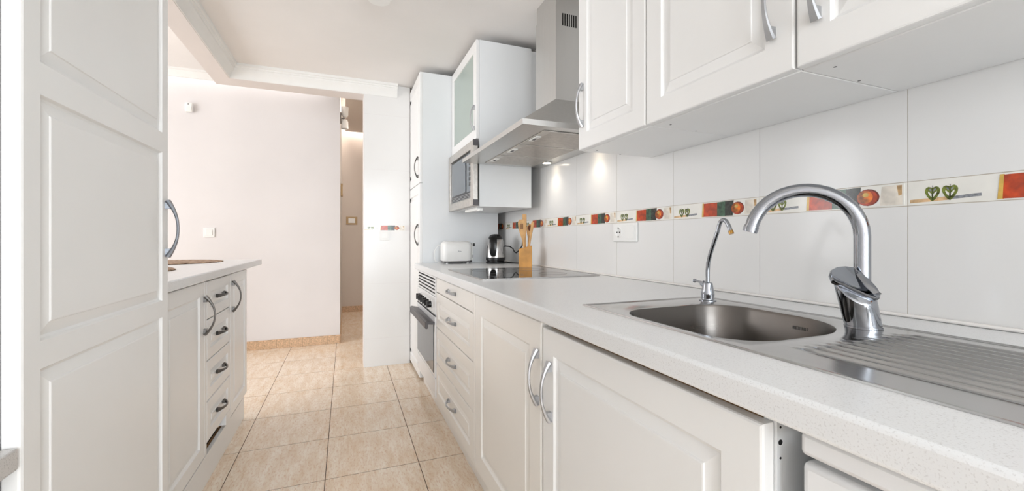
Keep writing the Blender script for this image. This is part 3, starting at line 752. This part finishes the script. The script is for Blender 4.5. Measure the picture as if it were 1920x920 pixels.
mb.tube([(QX-0.006, QY+0.034, DZ+0.0525), (QX-0.0065, QY+0.038, DZ+0.053), (QX-0.007, QY+0.043, DZ+0.053), (QX-0.007, QY+0.046, DZ+0.053)], [0.002, 0.0055, 0.0055, 0.002], 12)
mb.build('handle', 'chrome', t, smooth=50)

# ------------------------------------------------------------------ small appliances on the worktop
t = thing('toaster', (0.745, 2.98, CT), 'white two-slot toaster against the tall cabinet side', 'toaster')
x0, x1, y0_, y1_ = 0.637, 0.845, 2.91, 3.045
def rloop(x0, x1, y0, y1, r, z, n=6): return [(x, y, z) for x, y in rrect(x0, x1, y0, y1, r, n)]
rings = [rloop(x0+.004, x1-.004, y0_+.004, y1_-.004, .03, CT+0.018), rloop(x0, x1, y0_, y1_, .03, CT+0.024), rloop(x0, x1, y0_, y1_, .03, CT+0.125), rloop(x0+.004, x1-.003, y0_+.006, y1_-.006, .03, CT+0.145), rloop(x0+.016, x1-.010, y0_+.020, y1_-.020, .025, CT+0.157)]
tb = MB().loft(rings).build('body', 'white_plastic', t, smooth=50)
MB().box(x0+.03, x1-.02, y0_+.032, y0_+.058, CT+0.1572, CT+0.160).build('slot', 'steel_dark', tb)
MB().box(x0+.03, x1-.02, y1_-.058, y1_-.032, CT+0.1572, CT+0.160).build('slot', 'steel_dark', tb)
MB().loft([rloop(x0+.008, x1+.004, y0_+.006, y1_-.006, .03, CT+0.008), rloop(x0+.006, x1+.006, y0_+.004, y1_-.004, .03, CT+0.0185)]).build('base', 'grey_plastic', t, smooth=40)
MB().loft([rloop(x1-.001, x1+.008, y0_+.02, y1_-.02, .003, CT+0.02), rloop(x1-.001, x1+.008, y0_+.02, y1_-.02, .003, CT+0.145)]).build('end_panel', 'white_plastic', t)
MB().box(x1+.008, x1+.028, y0_+.03, y1_-.03, CT+0.122, CT+0.144).build('lever', 'black_plastic', t, bevel=0.003)
MB().box(x1+.008, x1+.020, y0_+.05, y1_-.05, CT+0.036, CT+0.060).build('dial', 'black_plastic', t, bevel=0.003)
for fx in (x0+.03, x1-.03):
    for fy in (y0_+.025, y1_-.025): MB().lathe([(0.009, CT), (0.010, CT+0.0085)], fx, fy, 12).build('foot', 'white_plastic', t, smooth=40)
# small script-like logo on the front
MB().tube([(x0+.105, y0_-.0006, CT+0.085), (x0+.108, y0_-.0006, CT+0.092), (x0+.110, y0_-.0006, CT+0.085), (x0+.114, y0_-.0006, CT+0.088), (x0+.117, y0_-.0006, CT+0.085), (x0+.121, y0_-.0006, CT+0.087), (x0+.128, y0_-.0006, CT+0.085)], 0.0012, 6).build('logo', 'logo_blue', tb)
MB().tube([(x0+.004, y1_-.03, CT+0.13), (x0-.02, y1_-.03, CT+0.125), (x0-.04, y1_-.025, CT+0.09), (x0-.043, y1_-.02, CT+0.05), (x0-.035, y1_-.02, CT+0.015), (x0-.01, y1_-.02, CT+0.0045), (x0+.03, y1_-.01, CT+0.0045)], 0.003, 8).build('power_cord', 'white_plastic', t, smooth=60)

t = thing('electric_kettle', (1.01, 2.86, CT), 'steel and black electric kettle by the wall corner', 'kettle')
KX, KY = 1.002, 2.86
MB().lathe([(0.066, CT), (0.069, CT+0.004), (0.069, CT+0.012), (0.062, CT+0.017), (0.062, CT+0.020), (0.069, CT+0.024), (0.070, CT+0.044)], KX, KY, 32).build('base', 'black_plastic', t, smooth=40)
kb = MB().lathe([(0.070, CT+0.044), (0.0695, CT+0.06), (0.066, CT+0.10), (0.060, CT+0.14), (0.053, CT+0.168), (0.047, CT+0.178)], KX, KY, 36).build('body', 'steel', t, smooth=60)
MB().lathe([(0.050, CT+0.176), (0.049, CT+0.186), (0.043, CT+0.197), (0.028, CT+0.206), (0.010, CT+0.209)], KX, KY, 32).build('lid', 'black_plastic', t, smooth=60)
# broad strap handle facing the camera's left
ha = math.radians(240); hd = Vector((math.cos(ha), math.sin(ha), 0)); hs = Vector((-hd.y, hd.x, 0)); kc = Vector((KX, KY, 0)); rings = []
for (r, z, wv, th) in ((0.030, 0.199, 0.018, 0.010), (0.056, 0.196, 0.021, 0.011), (0.080, 0.178, 0.026, 0.011), (0.090, 0.145, 0.027, 0.010), (0.094, 0.105, 0.026, 0.010), (0.091, 0.07, 0.023, 0.009), (0.080, 0.054, 0.016, 0.009), (0.066, 0.055, 0.014, 0.008)):
    c = kc + hd*r + Vector((0,0,CT+z)); nn = Vector((hd.x*0.8, hd.y*0.8, 0.45)).normalized()
    rings.append([c + hs*(wv*math.cos(2*PI*q/12)) + nn*(th*0.7*math.sin(2*PI*q/12)) for q in range(12)])
MB().loft(rings).build('handle', 'black_plastic', t, smooth=60)
MB().tube([(KX+.06, KY-.02, CT+0.010), (KX+.085, KY-.04, CT+0.006), (KX+.11, KY-.09, CT+0.0055), (KX+.125, KY-.14, CT+0.0055), (KX+.13, KY-.2, CT+0.012), (KX+.125, KY-.22, CT+0.03)], 0.0042, 8).build('power_cord', 'rubber', t, smooth=60)
tag(MB().tube([(KX+.056, KY+.045, CT+.118), (KX+.075, KY+.0, CT+.123), (KX+.098, KY-.03, CT+.12), (KX+.115, KY-.05, CT+.105), (KX+.122, KY-.06, CT+.082), (KX+.130, KY-.075, CT+.075), (KX+.140, KY-.12, CT+.10), (KX+.145, KY-.15, CT+.13), (KX+.146, KY-.16, CT+.165)], 0.0042, 8).build('power_cable', 'rubber', smooth=60), 'looped black cable on the wall between kettle and utensil pot', 'cable')

t = thing('utensil_holder', (1.052, 2.43, CT), 'square bamboo utensil pot at the back corner of the hob', 'utensil pot')
UXc, UYc, hw = 1.050, 2.43, 0.041
ca_, sa_ = math.cos(-0.41), math.sin(-0.41)
def bl(s, z, slope=0.0): return [(UXc+(a*ca_-b*sa_)*s, UYc+(a*sa_+b*ca_)*s, z + slope*a*s) for a, b in ((-1,-1),(1,-1),(1,1),(-1,1))]
mb = MB().loft([bl(hw, CT+0.0005), bl(hw, CT+0.122, 0.28), bl(hw-0.007, CT+0.122, 0.28), bl(hw-0.007, CT+0.012)], True, True)
mb.build('pot', 'bamboo', t, bevel=0.003)
G = 'wooden utensils in the bamboo pot'
def utensil(name, label, base, top, head, m='utensil_wood', hm=None):
    """stick from base to top, with a flat head outline at its upper end"""
    b = Vector(base); tp = Vector(top); ax = (tp-b).normalized(); L = (tp-b).length
    sdv = Vector((0.93, -0.37, 0)); sdv = (sdv - ax*sdv.dot(ax)).normalized(); nv = ax.cross(sdv)
    mb = MB(); rings = []
    for s_, wv, th in [(0, 0.007, 0.0045), (L*0.5, 0.0065, 0.0045)] + head:
        c = b + ax*s_
        rings.append([c + sdv*(wv*math.cos(2*PI*q/12)) + nv*(th*math.sin(2*PI*q/12)) for q in range(12)])
    mb.loft(rings)
    o = mb.build(name, m, smooth=50); tag(o, label, 'utensil', G); return o
zb = CT+0.014
u1 = utensil('slotted_turner', 'pale slotted wooden turner leaning left in the bamboo pot', (1.045, 2.42, zb), (1.026, 2.43, 1.145), [(0.16, .010, .004), (0.20, .020, .003), (0.235, .026, .0028), (0.265, .026, .0026), (0.283, .018, .0024)])
for dx in (-0.010, 0.0, 0.010):
    MB().box(1.0285+dx-0.0015, 1.0285+dx+0.0015, 2.4225, 2.4265, 1.085, 1.12).build('slot', 'dark_wood', u1)
utensil('wooden_spatula', 'tall straight wooden spatula, highest in the bamboo pot', (1.055, 2.445, zb), (1.052, 2.45, 1.18), [(0.22, .0075, .004), (0.25, .013, .003), (0.29, .0135, .003), (0.316, .013, .0026)])
us = utensil('wooden_spoon', 'round-headed wooden spoon with a dark bowl in the bamboo pot', (1.060, 2.425, zb), (1.082, 2.43, 1.118), [(0.17, .008, .0045), (0.195, .016, .007), (0.22, .021, .008), (0.24, .018, .007), (0.254, .007, .003)])
MB().loft([[(1.0785+.014*math.cos(2*PI*q/14), 2.4205, 1.093+.017*math.sin(2*PI*q/14)) for q in range(14)], [(1.0785+.015*math.cos(2*PI*q/14), 2.4225, 1.093+.018*math.sin(2*PI*q/14)) for q in range(14)]]).build('bowl', 'dark_wood', us)
utensil('wooden_stick', 'slim wooden stick leaning right in the bamboo pot', (1.050, 2.42, zb), (1.092, 2.408, 1.135), [(0.2, .008, .004), (0.26, .010, .004), (0.272, .007, .003)])

# socket on the right wall
t = thing('wall_socket', (W, 1.565, 1.012), 'white double socket plate under the tile border', 'socket')
MB().box(W-0.009, W-0.0005, 1.482, 1.652, 1.012, 1.096).build('plate', 'white_plastic', t, bevel=0.003)
mb = MB(); n2 = 20
rr = lambda r, x: [(x, 1.61+r*math.cos(2*PI*q/n2), 1.054+r*math.sin(2*PI*q/n2)) for q in range(n2)]
so_ = mb.loft([rr(0.025, W-0.009), rr(0.024, W-0.011), rr(0.021, W-0.011), rr(0.019, W-0.0095)]).build('socket_well', 'white_plastic', t, smooth=40)
for dy, dz in ((-0.0095, 0), (0.0095, 0), (0, 0.02), (0, -0.02)):
    MB().box(W-0.0118, W-0.0094, 1.61+dy-0.0025, 1.61+dy+0.0025, 1.054+dz-0.003, 1.054+dz+0.003).build('contact', 'black_plastic', so_)
MB().box(W-0.011, W-0.009, 1.495, 1.555, 1.024, 1.084).build('blank_cover', 'white_plastic', t, bevel=0.001)

# ------------------------------------------------------------------ left side
XL = -0.5
t = thing('tall_cabinet', (-0.8, 1.26, 0.0), 'tall cream cabinet with a three-panel door at the left', 'cabinet')
MB().box(-1.10, XL-0.030, 0.952, 1.577, 0.08, 2.235).build('body', 'lacquer', t, bevel=0.002)
MB().box(-1.08, XL-0.06, 0.96, 1.57, 0.0, 0.08).build('plinth', 'lacquer', t)
mb = MB(); yA, yB_, zA, zB_ = 0.950, 1.577, 0.085, 2.232
fn = lambda a, b, d: (XL-0.024+d, yA+a, zA+b)
panel_door(mb, yB_-yA, zB_-zA, 0.024, (0.047, [(0.06, 0.795-zA), (0.843-zA, 1.279-zA), (1.336-zA, zB_-zA-0.06)]), fn, True, edge=0.005, pr=0.95)
d = mb.build('door', 'lacquer', t, smooth=8)
vhandle('L', XL, 1.556, 1.055, 0.168, d, 'handle_slate', bulge=0.026, wd=0.0125)
# low unit near the camera
tag(MB().box(-1.12, -0.5, -0.2, 0.944, 0.645, 0.681).build('worktop', 'quartz_grey', bevel=0.003), 'low grey stone counter end at the left edge beside the tall cabinet', 'worktop')
t = thing('low_cabinet', (-0.8, 0.4, 0), 'low white cabinet under the grey counter at the left edge', 'cabinet')
MB().box(-1.10, -0.545, -0.2, 0.944, 0.0, 0.644).build('body', 'lacquer', t)
door(t, 'L', -0.52, 0.40, 0.925, 0.1, 0.628, 0.055); door(t, 'L', -0.52, -0.19, 0.395, 0.1, 0.628, 0.055)

# peninsula
XP = -0.53; PB_ = XP-0.021
t = thing('base_cabinet', (-0.8, 1.83, 0), 'cream door cabinet of the peninsula next to the tall cabinet', 'cabinet')
MB().box(-1.10, PB_, 1.59, 2.076, 0.135, 0.857).build('body', 'lacquer', t)
d = door(t, 'L', XP, 1.60, 2.045, 0.14, 0.850, 0.055); vhandle('L', XP, 2.066-0.03, 0.716, 0.155, d, 'handle_dark', bulge=0.034)
MB().box(PB_, XP, 2.047, 2.075, 0.14, 0.85).build('filler', 'lacquer', t, bevel=0.002)
t = thing('drawer_cabinet', (-0.8, 2.27, 0), 'narrow four-drawer peninsula unit with an open gap below', 'cabinet')
MB().box(-1.10, PB_, 2.079, 2.458, 0.182, 0.857).build('body', 'lacquer', t)
MB().box(-0.572, -0.559, 2.079, 2.458, 0.02, 0.112).build('base_board', 'raw_wood', t)
MB().box(-1.10, -0.5745, 2.079, 2.458, 0.02, 0.099).build('cavity_shade', 'dark_void', t)  # black board stands in for the shade deep inside the gap
MB().box(PB_-0.02, XP, 2.375, 2.458, 0.136, 0.182).build('foot_block', 'lacquer', t, bevel=0.001)
for z0_, z1_ in ((0.692, 0.848), (0.521, 0.688), (0.354, 0.517), (0.183, 0.350)):
    d = door(t, 'L', XP, 2.080, 2.456, z0_, z1_, rail=0.045, name='drawer', pr=0.8)
    hhandle('L', XP, 2.268, (z0_+z1_)/2+0.004, 0.12, d, 'handle_dark')
t = thing('base_cabinet', (-0.8, 2.65, 0), 'cream door cabinet at the far end of the peninsula', 'cabinet')
MB().box(-1.10, PB_, 2.461, 2.834, 0.135, 0.857).build('body', 'lacquer', t)
d = door(t, 'L', XP, 2.463, 2.834, 0.14, 0.850, 0.05); vhandle('L', XP, 2.492, 0.737, 0.155, d, 'handle_dark', bulge=0.034)
tag(MB().box(-0.557, -0.540, 1.59, 2.815, 0.0, 0.120).build('plinth', 'lacquer', bevel=0.001), 'cream kickboard under the peninsula cabinets', 'plinth')
tag(MB().box(-1.15, -0.505, 1.585, 3.15, 0.859, 0.893).build('worktop', 'quartz', bevel=0.004), 'white peninsula worktop overhanging its far end', 'worktop')
def placemat(label, cx, cy, rx, ry):
    mb = MB(); nn = 40
    rg = lambda s, z, am: [(cx+rx*s*(1+am*math.sin(9*2*PI*q/nn))*math.cos(2*PI*q/nn), cy+ry*s*(1+am*math.sin(9*2*PI*q/nn))*math.sin(2*PI*q/nn), z) for q in range(nn)]
    mb.loft([rg(0.99, 0.8935, 0.01), rg(1.0, 0.896, 0.01), rg(0.97, 0.899, 0.005), rg(0.6, 0.8975, 0), rg(0.1, 0.8975, 0)])
    return tag(mb.build('placemat', 'woven', smooth=50), label, 'placemat', 'woven placemats on the peninsula')
placemat('large brown woven placemat on the peninsula worktop', -0.905, 2.87, 0.245, 0.25)
placemat('brown woven placemat on the peninsula, mostly hidden by the tall cabinet', -0.83, 2.14, 0.165, 0.21)

# ------------------------------------------------------------------ wall fittings
t = thing('motion_sensor', (-1.274, YB, 2.135), 'small white motion sensor high on the dining wall', 'sensor')
MB().box(-1.303, -1.245, YB-0.035, YB-0.0005, 2.137, 2.217).build('body', 'white_plastic', t, bevel=0.01, seg=3)
MB().box(-1.294, -1.254, YB-0.0375, YB-0.034, 2.150, 2.182).build('lens', 'moulding', t, bevel=0.001)
MB().box(-1.279, -1.273, YB-0.037, YB-0.034, 2.198, 2.208).build('indicator', 'grey_plastic', t)
def switch(name, label, x0, x1, z0, z1, yw, m1, m2):
    t = thing(name, ((x0+x1)/2, yw, z0), label, 'switch')
    MB().box(x0, x1, yw-0.008, yw-0.0005, z0, z1).build('plate', m1, t, bevel=0.002)
    b = (x1-x0)*0.2; h = (z1-z0)*0.2
    MB().box(x0+b, x1-b, yw-0.0115, yw-0.0078, z0+h, z1-h).build('rocker', m2, t, bevel=0.0015)
switch('light_switch', 'white light switch on the dining room back wall', -1.172, -1.088, 1.042, 1.123, YB, 'white_plastic', 'white_plastic')
switch('light_switch', 'white light switch on the tiled pillar below the border', 0.258, 0.333, 1.014, 1.090, YC, 'white_plastic', 'white_plastic')
switch('light_switch', 'brass-coloured switch plate on the hallway end wall', 0.010, 0.158, 1.227, 1.337, YH, 'gold_plate', 'white_plastic')
t = thing('intercom', (HX, 5.3, 1.52), 'small pale panel on the hallway side wall', 'panel')
MB().box(HX+0.0005, HX+0.022, 5.22, 5.36, 1.52, 1.66).build('plate', 'gold_plate', t, bevel=0.002)
MB().box(HX+0.022, HX+0.025, 5.25, 5.33, 1.55, 1.63).build('rocker', 'white_plastic', t)
t = thing('wall_lamp', (HX, 4.85, 2.15), 'grey two-cup wall lamp at the top of the hallway wall', 'lamp')
MB().box(HX+0.0005, HX+0.012, 4.80, 4.90, 2.26, 2.36).build('mount', 'steel_dark', t, bevel=0.002)
MB().tube([(HX+0.01, 4.85, 2.31), (HX+0.045, 4.85, 2.31)], 0.01, 10).build('arm', 'steel_dark', t)
MB().lathe([(0.024, 2.325), (0.034, 2.345), (0.038, 2.43), (0.035, 2.43), (0.03, 2.35)], HX+0.045, 4.85, 20).build('cup', 'white_plastic', t, smooth=40)
MB().lathe([(0.024, 2.295), (0.034, 2.275), (0.038, 2.20), (0.035, 2.20), (0.03, 2.27)], HX+0.045, 4.85, 20).build('cup', 'white_plastic', t, smooth=40)

# ceiling lamp with swivel spots, mostly above the frame
t = thing('ceiling_lamp', (0.15, 2.2, CZ), 'white ceiling spotlight fitting at the top of the picture', 'lamp')
MB().box(0.07, 0.23, 1.55, 2.26, CZ-0.022, CZ-0.0005).build('rail', 'white_plastic', t, bevel=0.004)
for y in (2.12, 1.7):
    MB().lathe([(0.012, CZ-0.021), (0.012, CZ-0.06)], 0.15, y, 12).build('stem', 'steel', t, smooth=40)
    hd_ = MB().lathe([(0.022, CZ-0.055), (0.045, CZ-0.075), (0.052, CZ-0.105), (0.046, CZ-0.105)], 0.15, y, 24).build('spot_head', 'white_plastic', t, smooth=40)
    MB().lathe([(0.045, CZ-0.1035), (0.045, CZ-0.1045)], 0.15, y, 24).build('bulb', 'white_plastic', hd_)
